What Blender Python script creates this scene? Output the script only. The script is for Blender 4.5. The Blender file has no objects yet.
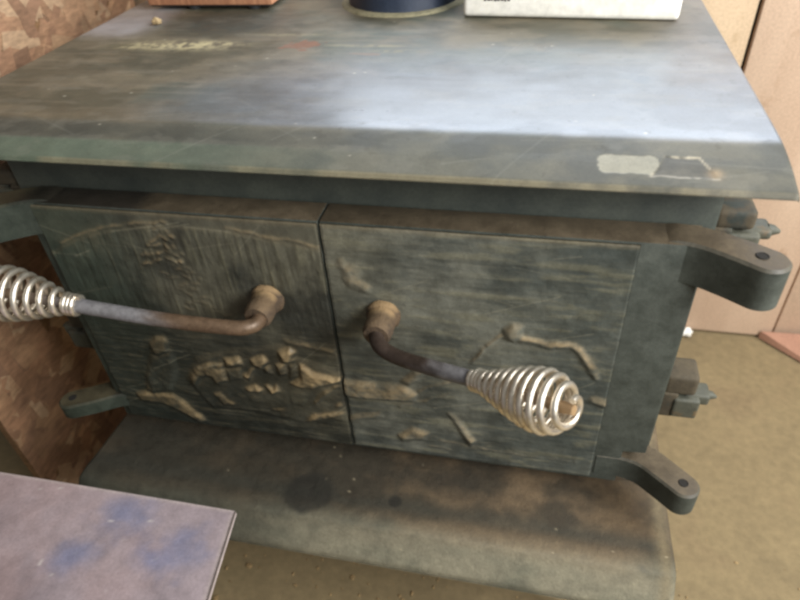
import bpy, bmesh, math, random
import numpy as np
from mathutils import Vector, Matrix

random.seed(7)
rng = np.random.RandomState(11)
sc = bpy.context.scene
col = sc.collection
PI = math.pi

# ------------------------------------------------------------------ helpers
def tag(o, label, cat, group=None, kind=None):
    if label: o['label'] = label
    if cat: o['category'] = cat
    if group: o['group'] = group
    if kind: o['kind'] = kind
    return o

def empty(name, loc, label, cat, group=None):
    o = bpy.data.objects.new(name, None)
    o.empty_display_size = .05
    o.location = loc
    col.objects.link(o)
    return tag(o, label, cat, group)

def link(name, me, mat, parent=None, smooth=False):
    o = bpy.data.objects.new(name, me)
    col.objects.link(o)
    if mat: me.materials.append(mat)
    if smooth:
        me.polygons.foreach_set('use_smooth', [True] * len(me.polygons))
    if parent is not None:
        o.parent = parent
        # world coordinates are used for every mesh, so undo the chain of parents
        off = Vector((0, 0, 0)); p = parent
        while p is not None:
            off += p.location; p = p.parent
        o.location = -off
    return o

def pydata(name, verts, faces, mat, parent=None, smooth=False, cols=None, attr='Col'):
    me = bpy.data.meshes.new(name)
    me.from_pydata([tuple(v) for v in verts], [], faces)
    if cols is not None:
        a = me.color_attributes.new(attr, 'FLOAT_COLOR', 'POINT')
        c = np.ones((len(verts), 4), dtype=np.float32)
        c[:, :np.asarray(cols).shape[1]] = cols
        a.data.foreach_set('color', c.ravel())
    me.update()
    return link(name, me, mat, parent, smooth)

def from_bm(name, bm, mat, parent=None, smooth=False, origin=None):
    bmesh.ops.recalc_face_normals(bm, faces=bm.faces[:])
    me = bpy.data.meshes.new(name)
    bm.to_mesh(me); bm.free()
    if not smooth:
        me.polygons.foreach_set('use_smooth', [True] * len(me.polygons))
        me.set_sharp_from_angle(angle=math.radians(38))
    o = link(name, me, mat, parent, smooth)
    return o

def add_box(bm, lo, hi, bevel=0.0, seg=2):
    r = bmesh.ops.create_cube(bm, size=1)
    vs = r['verts']
    for v in vs:
        v.co = Vector([lo[i] + (v.co[i] + .5) * (hi[i] - lo[i]) for i in range(3)])
    if bevel:
        es = list({e for v in vs for e in v.link_edges})
        bmesh.ops.bevel(bm, geom=es, offset=bevel, segments=seg, profile=.6, affect='EDGES')
    return vs

def add_tube(bm, pts, rad, seg=14, cap=True):
    """tube along pts; rad a number or one per point"""
    pts = [Vector(p) for p in pts]
    n = len(pts)
    rads = [rad] * n if not hasattr(rad, '__len__') else rad
    t0 = (pts[1] - pts[0]).normalized()
    up = Vector((0, 0, 1)) if abs(t0.z) < .9 else Vector((1, 0, 0))
    nrm = (up - t0 * up.dot(t0)).normalized()
    rings = []
    for i, p in enumerate(pts):
        t = (pts[min(i + 1, n - 1)] - pts[max(i - 1, 0)]).normalized()
        nrm = (nrm - t * nrm.dot(t)).normalized()
        b = t.cross(nrm)
        rings.append([bm.verts.new(p + (nrm * math.cos(a) + b * math.sin(a)) * rads[i])
                      for a in [2 * PI * k / seg for k in range(seg)]])
    for r0, r1 in zip(rings, rings[1:]):
        for k in range(seg):
            f = bm.faces.new((r0[k], r0[(k + 1) % seg], r1[(k + 1) % seg], r1[k])); f.smooth = True
    if cap:
        bm.faces.new(rings[0][::-1]); bm.faces.new(rings[-1])

def spline(pts, per=8):
    pts = [Vector(p) for p in pts]
    q = [pts[0] * 2 - pts[1]] + pts + [pts[-1] * 2 - pts[-2]]
    out = []
    for i in range(1, len(q) - 2):
        for k in range(per):
            t = k / per
            a, b, c, d = q[i - 1], q[i], q[i + 1], q[i + 2]
            out.append(.5 * ((2 * b) + (c - a) * t + (2 * a - 5 * b + 4 * c - d) * t * t + (3 * b - a - 3 * c + d) * t ** 3))
    out.append(pts[-1])
    return out

def smooth01(a, b, x):
    t = np.clip((x - a) / (b - a), 0, 1)
    return t * t * (3 - 2 * t)

def vnoise(x, y, seed):
    xi = np.floor(x).astype(np.int64); yi = np.floor(y).astype(np.int64)
    fx = x - xi; fy = y - yi
    fx = fx * fx * (3 - 2 * fx); fy = fy * fy * (3 - 2 * fy)
    def h(a, b):
        n = (a * 374761393 + b * 668265263 + seed * 974711) & 0x7fffffff
        n = ((n ^ (n >> 13)) * 1274126177) & 0x7fffffff
        return ((n ^ (n >> 16)) & 0xffff) / 65535.0
    return (h(xi, yi) * (1 - fx) + h(xi + 1, yi) * fx) * (1 - fy) + (h(xi, yi + 1) * (1 - fx) + h(xi + 1, yi + 1) * fx) * fy

def fbm(x, y, seed, oct=5, gain=.55):
    s = 0; a = 1; t = 0
    for k in range(oct):
        s = s + a * vnoise(x * 2 ** k + 17.3 * k, y * 2 ** k - 9.1 * k, seed + k * 31)
        t += a; a *= gain
    return s / t

def lerp(a, b, m):
    m = np.asarray(m)[..., None]
    return np.asarray(a) * (1 - m) + np.asarray(b) * m

def srgb(r, g, b):
    f = lambda c: (c / 255 / 12.92) if c / 255 <= .04045 else ((c / 255 + .055) / 1.055) ** 2.4
    return np.array([f(r), f(g), f(b)])

def grid_sheet(name, P, mat, parent, cols, skirt=None, flip=False):
    """P (n,m,3) grid of points; optional skirt vector closes the rim downwards"""
    n, m = P.shape[:2]
    V = P.reshape(-1, 3)
    C = cols.reshape(n * m, -1)
    idx = np.arange(n * m).reshape(n, m)
    q = np.stack([idx[:-1, :-1], idx[1:, :-1], idx[1:, 1:], idx[:-1, 1:]], -1).reshape(-1, 4)
    if flip: q = q[:, ::-1]
    if skirt is not None:
        ring = np.concatenate([idx[:, 0], idx[-1, 1:], idx[-2::-1, -1], idx[0, -2:0:-1]])
        sk = skirt(V[ring])
        base = len(V)
        V = np.concatenate([V, sk]); C = np.concatenate([C, C[ring]])
        r2 = np.arange(base, base + len(ring))
        s = np.stack([ring, r2, np.roll(r2, -1), np.roll(ring, -1)], -1)
        if not flip: s = s[:, ::-1]
        q = np.concatenate([q, s])
        capf = r2
    me = bpy.data.meshes.new(name)
    nf = len(q)
    extra = [list(capf if flip else capf[::-1])] if skirt is not None else []
    me.vertices.add(len(V)); me.vertices.foreach_set('co', V.astype(np.float32).ravel())
    loops = q.ravel().tolist() + sum([list(map(int, e)) for e in extra], [])
    me.loops.add(len(loops)); me.loops.foreach_set('vertex_index', loops)
    starts = list(range(0, nf * 4, 4)) + ([nf * 4] if extra else [])
    me.polygons.add(len(starts)); me.polygons.foreach_set('loop_start', starts)
    a = me.color_attributes.new('Col', 'FLOAT_COLOR', 'POINT')
    c = np.ones((len(V), 4), dtype=np.float32); c[:, :C.shape[1]] = C
    a.data.foreach_set('color', c.ravel())
    me.update(calc_edges=True); me.validate()
    return link(name, me, mat, parent, True)

# ------------------------------------------------------------------ materials
class NT:
    def __init__(s, name):
        s.m = bpy.data.materials.new(name); s.m.use_nodes = True
        s.t = s.m.node_tree; s.t.nodes.clear()
        s.out = s.n('ShaderNodeOutputMaterial'); s.b = s.n('ShaderNodeBsdfPrincipled')
        s.l(s.b.outputs[0], s.out.inputs[0])
        s.tc = s.n('ShaderNodeTexCoord')
    def n(s, t, **k):
        o = s.t.nodes.new(t)
        for a, v in k.items(): setattr(o, a, v)
        return o
    def l(s, a, b): s.t.links.new(a, b)
    def noise(s, scale, detail=4, rough=.6, stretch=None, dist=0):
        n = s.n('ShaderNodeTexNoise'); n.inputs['Scale'].default_value = scale
        n.inputs['Detail'].default_value = detail; n.inputs['Roughness'].default_value = rough
        n.inputs['Distortion'].default_value = dist
        src = s.tc.outputs['Object']
        if stretch:
            mp = s.n('ShaderNodeMapping'); mp.inputs['Scale'].default_value = stretch
            s.l(src, mp.inputs[0]); src = mp.outputs[0]
        s.l(src, n.inputs['Vector'])
        return n.outputs['Fac']
    def ramp(s, fac, stops):
        r = s.n('ShaderNodeValToRGB')
        while len(r.color_ramp.elements) > 1: r.color_ramp.elements.remove(r.color_ramp.elements[-1])
        for i, (p, c) in enumerate(stops):
            e = r.color_ramp.elements[0] if i == 0 else r.color_ramp.elements.new(p)
            e.position = p; e.color = (*c, 1) if hasattr(c, '__len__') else (c, c, c, 1)
        s.l(fac, r.inputs[0]); return r.outputs[0]
    def mix(s, fac, a, b, mode='MIX'):
        m = s.n('ShaderNodeMix', data_type='RGBA', blend_type=mode)
        for sock, v in ((m.inputs[0], fac), (m.inputs[6], a), (m.inputs[7], b)):
            if hasattr(v, 'links'): s.l(v, sock)
            elif hasattr(v, '__len__'): sock.default_value = (*v, 1)
            else: sock.default_value = v
        return m.outputs[2]
    def mul(s, a, b):
        m = s.n('ShaderNodeMath', operation='MULTIPLY')
        for sock, v in ((m.inputs[0], a), (m.inputs[1], b)):
            if hasattr(v, 'links'): s.l(v, sock)
            else: sock.default_value = v
        return m.outputs[0]
    def add(s, a, b):
        m = s.n('ShaderNodeMath', operation='ADD')
        for sock, v in ((m.inputs[0], a), (m.inputs[1], b)):
            if hasattr(v, 'links'): s.l(v, sock)
            else: sock.default_value = v
        return m.outputs[0]
    def bump(s, h, strength, dist):
        b = s.n('ShaderNodeBump'); b.inputs['Strength'].default_value = strength; b.inputs['Distance'].default_value = dist
        s.l(h, b.inputs['Height']); s.l(b.outputs[0], s.b.inputs['Normal'])
    def vcol(s):
        v = s.n('ShaderNodeVertexColor'); v.layer_name = 'Col'; return v
    def set(s, **k):
        for a, v in k.items():
            i = s.b.inputs[a.replace('_', ' ')]
            if hasattr(v, 'links'): s.l(v, i)
            elif hasattr(v, '__len__') and len(v) == 3: i.default_value = (*v, 1)
            else: i.default_value = v
        return s.m

def mat_vcol(name, lo=.75, hi=1.25, nscale=60, rough=(.5, .75), metal=0.0, bump=.25, bdist=.0012, bscale=260, spec=.5, alpha_rough=False):
    """vertex colour broken up by two noises; alpha of the colour can carry the roughness"""
    t = NT(name); v = t.vcol()
    n = t.noise(nscale, 6, .65); n2 = t.noise(bscale, 4, .7)
    k = t.ramp(n, [(.3, lo), (.7, hi)])
    k2 = t.ramp(n2, [(.3, .88), (.7, 1.12)])
    c = t.mix(1, t.mix(1, v.outputs[0], k, 'MULTIPLY'), k2, 'MULTIPLY')
    if alpha_rough:
        r = t.add(v.outputs[1], t.mul(t.add(n, -.5), .12))
    else:
        r = t.ramp(n, [(.3, rough[0]), (.7, rough[1])])
    t.bump(t.add(n2, t.mul(n, .6)), bump, bdist)
    t.set(Base_Color=c, Roughness=r, Metallic=metal)
    t.b.inputs['Specular IOR Level'].default_value = spec
    return t.m

def mat_noise(name, c0, c1, scale=30, rough=(.5, .8), metal=0, bump=.3, bdist=.001, bscale=250, spot=None, stretch=None, spec=.5):
    t = NT(name)
    n = t.noise(scale, 6, .65, stretch); n2 = t.noise(bscale, 4, .7)
    c = t.ramp(n, [(.32, c0), (.68, c1)])
    if spot is not None:
        m = t.ramp(t.noise(spot[1], 5, .6), [(spot[2], 0.0), (spot[2] + .1, 1.0)])
        c = t.mix(m, c, spot[0])
    c = t.mix(1, c, t.ramp(n2, [(.3, .85), (.7, 1.15)]), 'MULTIPLY')
    t.bump(t.add(n2, t.mul(n, .5)), bump, bdist)
    t.set(Base_Color=c, Roughness=t.ramp(n, [(.3, rough[0]), (.7, rough[1])]), Metallic=metal)
    t.b.inputs['Specular IOR Level'].default_value = spec
    return t.m

AMB = .20
RS, RH = 1.35, .95
LAMPS = [
    ('window_lamp', (.23, .635, .46), (.23, -.3, .25), .84, .36, 9.5, (.78, .87, 1.0)),
    ('side_lamp', (1.7, .10, 1.5), (.35, .25, -.4), .9, .9, 36, (1.0, .98, .94)),
    ('room_lamp', (1.2, -.65, .62), (.10, .0, -.12), .7, .7, 35, (1.0, .98, .945)),
]

# ------------------------------------------------------------------ world, camera, lamps
w = bpy.data.worlds.new('World'); sc.world = w; w.use_nodes = True
w.node_tree.nodes['Background'].inputs[0].default_value = (1.0, .96, .90, 1)
w.node_tree.nodes['Background'].inputs[1].default_value = AMB
sc.view_settings.view_transform = 'Standard'; sc.view_settings.look = 'None'
sc.view_settings.exposure = 0; sc.view_settings.gamma = 1
cam = bpy.data.cameras.new('camera'); co = bpy.data.objects.new('camera', cam); col.objects.link(co)
co.location = (.185115, -.441516, .289779)
co.rotation_euler = (.887208, .0576386, .2093288)
cam.sensor_width = 36; cam.lens = 36 * 627.31 / 800
cam.clip_start = .01; cam.clip_end = 60
cam.dof.use_dof = True; cam.dof.focus_distance = .60; cam.dof.aperture_fstop = 6.3
sc.camera = co
sc.cycles.filter_width = 3.2

def area(name, loc, target, sx, sy, power, color):
    l = bpy.data.lights.new(name, 'AREA'); l.shape = 'RECTANGLE'; l.size = sx; l.size_y = sy
    l.energy = power; l.color = color
    o = bpy.data.objects.new(name, l); col.objects.link(o); o.location = loc
    o.rotation_euler = (Vector(target) - Vector(loc)).to_track_quat('-Z', 'Y').to_euler()
    return o
for a in LAMPS: area(*a)

# ------------------------------------------------------------------ materials
iron = mat_vcol('stove_iron_paint', .72, 1.28, 45, (.45, .7), 0.0, .3, .0008, 420)
plate_m = mat_vcol('worn_plate_steel', .86, 1.14, 38, metal=0.0, bump=.16, bdist=.0005, bscale=500, alpha_rough=True)
body_m = mat_noise('firebox_paint', srgb(54, 60, 58), srgb(82, 87, 79), 14, (.42, .62), bump=.25, bdist=.0008, bscale=300)
dusty = mat_noise('dusty_iron', srgb(52, 47, 38), srgb(84, 75, 58), 40, (.7, .9), spot=(srgb(48, 54, 50), 30, .56), bump=.4)
arm_m = mat_noise('hinge_iron', srgb(58, 62, 56), srgb(84, 84, 72), 35, (.5, .75), spot=(srgb(98, 84, 62), 45, .60), bump=.4)
rust = mat_noise('rusty_steel', srgb(84, 64, 46), srgb(142, 118, 88), 90, (.65, .9), spot=(srgb(70, 50, 36), 120, .58), bump=.8, bdist=.0015)
rod_m = mat_vcol('bent_steel_rod', .75, 1.25, 120, (.35, .6), .25, .35, .0008, 300)
chrome = mat_noise('plated_spring_wire', srgb(225, 214, 196), srgb(246, 240, 228), 60, (.24, .42), metal=.9, spot=(srgb(176, 150, 116), 90, .64), bump=.2, bdist=.0004)
floor_m = mat_noise('dirty_concrete', srgb(118, 104, 76), srgb(140, 124, 92), 5, (.8, .95), spot=(srgb(126, 110, 82), 5, .55), bump=.22, bdist=.002, bscale=75)
pink_m = mat_noise('bare_pink_board', srgb(198, 170, 146), srgb(216, 190, 166), 9, (.75, .9), bump=.25, stretch=(1, 1, .22), spot=(srgb(186, 156, 130), 14, .60))
tan_m = mat_noise('bare_tan_board', srgb(198, 174, 144), srgb(220, 196, 166), 9, (.75, .9), bump=.25, stretch=(1, 1, .22), spot=(srgb(186, 160, 128), 14, .60))
red_m = mat_noise('red_brown_offcut', srgb(158, 118, 98), srgb(176, 134, 112), 12, (.75, .9))
white_m = mat_noise('white_foam', srgb(247, 246, 236), srgb(251, 250, 244), 20, (.75, .9), bump=.12, bdist=.001, bscale=60)
ink_m = mat_noise('grey_ink', srgb(84, 84, 84), srgb(104, 104, 102), 80)
wood_m = mat_noise('red_brown_wood', srgb(150, 100, 72), srgb(196, 146, 112), 60, (.5, .7), stretch=(3, 1, .15), bump=.3)
dark_m = mat_noise('black_rubber', srgb(30, 32, 34), srgb(46, 48, 50), 40)
pipe_m = mat_noise('blue_black_pipe', srgb(34, 44, 62), srgb(52, 62, 80), 25, (.4, .6), bump=.2)
dust_m = mat_noise('pale_dust_ring', srgb(120, 116, 92), srgb(150, 144, 116), 120, (.85, .95), bump=.6)
crumb_m = mat_noise('tan_crumb', srgb(150, 130, 96), srgb(178, 156, 118), 200, (.8, .95), bump=.6)
leg_m = body_m
grit_m = mat_noise('brown_grit', srgb(104, 84, 56), srgb(178, 152, 108), 130, (.8, .95))
hole_m = mat_noise('dark_recess', srgb(20, 19, 17), srgb(32, 29, 25), 60, (.8, .95))

# ------------------------------------------------------------------ setting: floor and walls
FZ = -.65
tag(pydata('floor', [(-4, -4, FZ), (4, -4, FZ), (4, 4, FZ), (-4, 4, FZ)], [(0, 1, 2, 3)], floor_m), '', '', kind='structure')

# loose grit swept up in front of the stove
bm = bmesh.new()
for i in range(420):
    x, y = rng.normal(.08, .22), rng.normal(.02, .10)
    r = rng.uniform(.0008, .0024) * (1 if rng.rand() < .94 else 1.9)
    q = bmesh.ops.create_icosphere(bm, subdivisions=1, radius=r)['verts']
    sx_, sy_, sz_ = rng.uniform(.6, 1.6), rng.uniform(.6, 1.6), rng.uniform(.4, .9)
    for v in q:
        v.co = Vector((x + v.co.x * sx_ * rng.uniform(.8, 1.2), y + v.co.y * sy_ * rng.uniform(.8, 1.2), FZ + r * .35 + v.co.z * sz_))
tag(from_bm('grit', bm, grit_m), 'loose brown grit scattered on the floor below the hearth shelf', 'grit', kind='stuff')

# boards of the back wall
def board(name, x0, x1, y, z0, z1, m, label, top_round=.002):
    bm = bmesh.new(); add_box(bm, (x0, y, z0), (x1, y + .018, z1), .0025)
    o = from_bm(name, bm, m)
    o.location = (0, 0, 0)
    return tag(o, label, 'board', 'bare boards of the back wall')
WT = .34
board('wall_board', -.58, .4895, .664, FZ + .004, WT, tan_m, 'tan upright board behind the stove, left of the dark gap')
board('wall_board', .4955, .691, .660, FZ + .006, WT, pink_m, 'pinkish upright board right of the dark gap, above the floor edge')
board('wall_board', .6945, .95, .661, FZ + .006, WT, pink_m, 'pinkish upright board at the far right behind the red-brown offcut')
bm = bmesh.new(); add_box(bm, (-.6, .684, FZ), (1.0, .72, WT - .01))
tag(from_bm('wall', bm, hole_m), '', '', kind='structure')
# offcut lying on the floor against the board
bm = bmesh.new()
v = [bm.verts.new(p) for p in [(.668, .655, FZ + .004), (.80, .648, FZ + .004), (.80, .552, FZ + .004), (.735, .590, FZ + .004),
                               (.668, .655, FZ + .022), (.80, .648, FZ + .030), (.80, .556, FZ + .016), (.735, .594, FZ + .012)]]
for f in [(3, 2, 1, 0), (4, 5, 6, 7), (0, 1, 5, 4), (1, 2, 6, 5), (2, 3, 7, 6), (3, 0, 4, 7)]: bm.faces.new([v[i] for i in f])
tag(from_bm('board_offcut', bm, red_m), 'red-brown wedge of board lying on the floor at the right edge', 'offcut')
# small white scrap
bm = bmesh.new(); bmesh.ops.create_icosphere(bm, subdivisions=3, radius=1)
for q in bm.verts:
    d = q.co.copy(); k = 1 + .25 * math.sin(5 * d.x + 2) * math.cos(4 * d.y) + .15 * math.sin(9 * d.z + d.x * 6)
    q.co = Vector((.523 + d.x * .011 * k, .646 + d.y * .010 * k, FZ + .009 + d.z * .009 * k))
tag(from_bm('plaster_lump', bm, white_m, smooth=True), 'small whitish lump on the floor at the foot of the back boards', 'lump')

# strand board wall on the left: a backing sheet with pressed wood strands
def osb(name, x, y0, y1, z0, z1, label):
    V, F, C = [], [], []
    V += [(x, y0, z0), (x, y1, z0), (x, y1, z1), (x, y0, z1), (x - .011, y0, z0), (x - .011, y1, z0), (x - .011, y1, z1), (x - .011, y0, z1)]
    F += [(0, 1, 2, 3), (4, 7, 6, 5), (0, 3, 7, 4), (1, 5, 6, 2), (3, 2, 6, 7), (0, 4, 5, 1)]
    C += [tuple(srgb(136, 104, 72))] * 8
    pal = [srgb(176, 138, 100), srgb(196, 162, 122), srgb(150, 112, 78), srgb(126, 88, 60), srgb(186, 146, 104), srgb(162, 118, 84), srgb(208, 180, 142), srgb(110, 76, 52)]
    N = 1500
    for i in range(N):
        cy, cz = rng.uniform(y0, y1), rng.uniform(z0, z1)
        L = rng.uniform(.05, .13); Wd = rng.uniform(.014, .040)
        a = rng.normal(PI / 2 - .35, .75)
        d = np.array([math.cos(a), math.sin(a)]); nn = np.array([-d[1], d[0]])
        off = .0003 + .0016 * i / N
        n = 5; base = len(V)
        top = [(-.5 + k / (n - 1)) for k in range(n)]
        pts = [(t * L, Wd * .5 * (1 + rng.uniform(-.3, .15))) for t in top] + [(t * L, -Wd * .5 * (1 + rng.uniform(-.3, .15))) for t in reversed(top)]
        pts[0] = (pts[0][0] + rng.uniform(0, .012), pts[0][1]); pts[4] = (pts[4][0] - rng.uniform(0, .012), pts[4][1])
        tilt = rng.uniform(-.0006, .0006)
        c = (pal[rng.randint(len(pal))] * .46 + srgb(168, 134, 108) * .60) * rng.uniform(.85, 1.1)
        for s_, t_ in pts:
            yy, zz = cy + d[0] * s_ + nn[0] * t_, cz + d[1] * s_ + nn[1] * t_
            yy = min(max(yy, y0), y1); zz = min(max(zz, z0), z1)
            V.append((x + off + tilt * s_ / L, yy, zz)); C.append(tuple(c))
        F.append(tuple(range(base, base + 2 * n))[::-1])
    t = NT('strand_board'); vc = t.vcol()
    g = t.noise(70, 5, .7, (1, .5, 2)); g2 = t.noise(11, 4, .6)
    c = t.mix(1, t.mix(1, vc.outputs[0], t.ramp(g, [(.3, .62), (.7, 1.25)]), 'MULTIPLY'), t.ramp(g2, [(.3, .6), (.7, 1.1)]), 'MULTIPLY')
    t.bump(g, .3, .001); t.set(Base_Color=c, Roughness=.7)
    o = pydata(name, V, F, t.m, cols=np.array(C))
    return tag(o, label, 'wall panel')
osb('strand_board_panel', -.56, .02, .655, FZ + .002, .36, 'brown oriented strand board panel standing left of the stove')

# ------------------------------------------------------------------ the stove
stove = empty('wood_stove', (0, .2, FZ), 'dark cast iron double-door wood stove with relief doors, centre of the picture', 'wood stove')

# firebox
bm = bmesh.new(); add_box(bm, (-.338, .0365, -.334), (.333, .505, .050), .004)
from_bm('firebox', bm, body_m, stove)

# top plate: gently rolled front, worn and stained
def top_plate():
    x0, x1, y0, y1 = -.407, .3645, -.0135, .520
    nx, ny = 560, 400
    xs = np.linspace(x0, x1, nx)
    ys = y0 + (y1 - y0) * np.linspace(0, 1, ny) ** 1.15
    X, Y = np.meshgrid(xs, ys, indexing='ij')
    prof_y = np.array([-.0132, -.0130, -.0120, -.0095, .000, .008, .013, .018, .030, .040, .046, .052, .060, .075, .6])
    prof_z = np.array([.0525, .0545, .0557, .0567, .0590, .0609, .0620, .0629, .0648, .0661, .0667, .0670, .0673, .0675, .0680])
    Z = np.interp(Y, prof_y, prof_z)
    ed = np.minimum(X - x0, x1 - X)
    Z -= .0016 * (1 - np.sqrt(np.clip(1 - (1 - np.clip(ed / .002, 0, 1)) ** 2, 0, 1)))
    Z += (fbm(X * 14, Y * 14, 5, 3) - .5) * .0009
    n1 = fbm(X * 22, Y * 30, 21); n2 = fbm(X * 60, Y * 90, 22); n3 = fbm(X * 7, Y * 9, 23); st = fbm(X * 10, Y * 160, 24)
    n4 = fbm(X * 180, Y * 180, 25, 3)
    C = lerp(srgb(74, 72, 58), srgb(98, 91, 74), smooth01(.35, .65, n1))
    C = lerp(C, srgb(66, 74, 62), smooth01(.48, .62, n3) * .7)
    C = lerp(C, srgb(116, 106, 88), smooth01(.50, .75, st) * .35 * smooth01(.15, -.05, X))
    rough = .52 + .14 * (n1 - .5) + .06 * (n3 - .5) + 0 * X
    # polished blue-grey steel middle, with the window sheen painted into its tint
    cx = smooth01(-.26, -.04, X + .10 * (n3 - .5) - .35 * (Y - .06)) * smooth01(.30, .15, Y + .06 * (n1 - .5) - .10 * (X - .1)) * smooth01(.040, .054, Y + .004 * (n1 - .5))
    C = lerp(C, lerp(srgb(98, 104, 110), srgb(110, 117, 125), smooth01(.3, .7, st * .4 + n1 * .6)), cx * .85)
    rough = rough - .19 * cx + .05 * (st - .5) * cx
    # right end
    re = smooth01(.27, .35, X) * smooth01(.10, .2, Y)
    C = lerp(C, srgb(108, 106, 106), re * .6)
    # dark patch at back left
    dk_ = np.exp(-(((X + .22) / .09) ** 2 + ((Y - .35) / .055) ** 2)) * smooth01(.3, .6, n1 + .15)
    C = lerp(C, srgb(48, 58, 54), np.clip(dk_ * 1.3, 0, .9)); rough = rough - .08 * dk_
    # bright bare corner at the back left
    bc = smooth01(.27, .34, Y + .05 * (n1 - .5)) * smooth01(-.30, -.36, X + .03 * (n3 - .5))
    C = lerp(C, srgb(150, 148, 150), bc * .9); rough = rough - .1 * bc
    # front roll, greener on the left, brown dust and painted shading on the bend
    fr = smooth01(.050, .040, Y + .004 * (n1 - .5))
    C = lerp(C, lerp(srgb(72, 72, 64), srgb(90, 88, 76), smooth01(.35, .65, n1)), fr * .85)
    C = lerp(C, srgb(88, 100, 84), smooth01(.018, .012, Y) * smooth01(.10, -.25, X) * .8)
    C = lerp(C, srgb(60, 60, 51), smooth01(.014, .022, Y) * smooth01(.045, .034, Y) * smooth01(.22, -.1, X) * .55)  # pale front band and this darker strip paint the shading of the bends
    lip = smooth01(-.0095, -.0115, Y) * smooth01(.3, .6, n1)
    C = lerp(C, srgb(128, 120, 96), lip * .6)
    C = lerp(C, srgb(110, 98, 78), np.exp(-((Y - .056) / .014) ** 2) * smooth01(.1, -.3, X) * .45)
    rough = rough + .12 * fr
    # yellowish dust streaks at the back left
    for (a, b, ra, rb, k) in [(-.245, .258, .060, .016, .95), (-.29, .262, .018, .006, .6), (-.20, .264, .03, .006, .8), (-.31, .250, .02, .005, .5), (.02, .245, .03, .005, .25), (-.02, .262, .05, .004, .3), (-.12, .30, .05, .005, .2)]:
        d = np.exp(-(((X - a) / ra) ** 2 + ((Y - b) / rb) ** 2) * 1.2)
        m = np.clip(smooth01(.33, .60, n2 * .55 + n4 * .45) * d * 1.5, 0, 1) * k
        C = lerp(C, srgb(168, 156, 118), m); rough = rough + .3 * m
    # rust patch
    d = np.sqrt(((X + .091) / .024) ** 2 + ((Y - .262) / .020) ** 2) + 1.5 * (fbm(X * 70, Y * 70, 41, 3) - .5)
    m = smooth01(.95, .75, d); C = lerp(C, srgb(118, 82, 62), m * .85); rough = rough + .3 * m
    d = np.sqrt(((X + .02) / .03) ** 2 + ((Y - .235) / .006) ** 2) + 1.8 * (fbm(X * 60, Y * 60, 43, 3) - .5)
    C = lerp(C, srgb(120, 92, 70), smooth01(.9, .6, d) * .45)
    # flaked paint at the right of the roll
    wob = .0035 * (fbm(X * 150, Y * 150, 51, 3) - .5)
    a = np.maximum(np.abs(X - .2515) - .0225, np.abs(Y - .0125) - .0105) + wob * 1.4
    cr = np.sqrt(np.clip(np.abs(X - .2515) - .0155, 0, 1) ** 2 + np.clip(np.abs(Y - .0125) - .004, 0, 1) ** 2) - .0065 + wob
    m = smooth01(.0008, -.0006, cr)
    C = lerp(C, lerp(srgb(128, 126, 112), srgb(146, 143, 128), n2), m); rough = np.where(m > .5, .72, rough); Z -= .0003 * m
    hw = .0175 - (Y - .0115) * .45
    b = np.maximum(np.abs(X - .290) - hw, np.abs(Y - .0115) - .0115) + wob
    m = smooth01(.0006, -.0006, b)
    C = lerp(C, lerp(srgb(58, 57, 50), srgb(84, 81, 70), n2), m); Z -= .0005 * m
    rim = np.exp(-(b / .0011) ** 2) * smooth01(.38, .52, n2 * .5 + n4 * .5)
    rim *= np.clip((X > .290) * 1.0 + (Y > .021) * 1.0 + (Y < .004) * .6, 0, 1)
    C = lerp(C, srgb(166, 158, 138), np.clip(rim, 0, 1) * .9)
    d = np.exp(-(((X - .3115) / .005) ** 2 + ((Y - .005) / .005) ** 2)); C = lerp(C, srgb(158, 136, 104), d * .7)
    # fine scratches and white specks
    pit = smooth01(.66, .74, n4 * .6 + n2 * .4)
    C = lerp(C, srgb(58, 54, 46), pit * .22); rough = rough + .05 * pit
    ptc = smooth01(.50, .60, fbm(X * 16, Y * 22, 27, 5)) ; C = lerp(C, C * .86, ptc * .6); rough = rough + .05 * ptc
    sm = smooth01(.56, .66, fbm(X * 30 + 4 * n3, Y * 60, 28, 5)); C = lerp(C, srgb(128, 124, 112), sm * .12)
    for _ in range(80):
        px, py = rng.uniform(-.35, .35), rng.uniform(.0, .45); L = rng.uniform(.01, .05); an = rng.normal(.1, .5)
        u = (X - px) * math.cos(an) + (Y - py) * math.sin(an); q = -(X - px) * math.sin(an) + (Y - py) * math.cos(an)
        C = lerp(C, srgb(150, 148, 138), np.exp(-(q / .0007) ** 2) * (np.abs(u) < L) * rng.uniform(.04, .16))
    for _ in range(34):
        px, py = rng.uniform(-.40, .35), rng.uniform(-.005, .46); r = rng.uniform(.0004, .0009)
        i0, i1 = np.searchsorted(xs, [px - .006, px + .006]); j0, j1 = np.searchsorted(ys, [py - .006, py + .006])
        sl = (slice(i0, i1), slice(j0, j1))
        C[sl] = lerp(C[sl], srgb(205, 198, 178), np.exp(-(((X[sl] - px) / (r * 1.5)) ** 2 + ((Y[sl] - py) / r) ** 2)) * .85)
    cols = np.concatenate([C, np.clip(rough, .2, .95)[..., None]], -1)
    o = grid_sheet('top_plate', np.stack([X, Y, Z], -1), plate_m, stove, cols, skirt=lambda R: np.stack([R[:, 0], R[:, 1], np.full(len(R), .0520)], -1))
    return o
top_plate()

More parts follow.
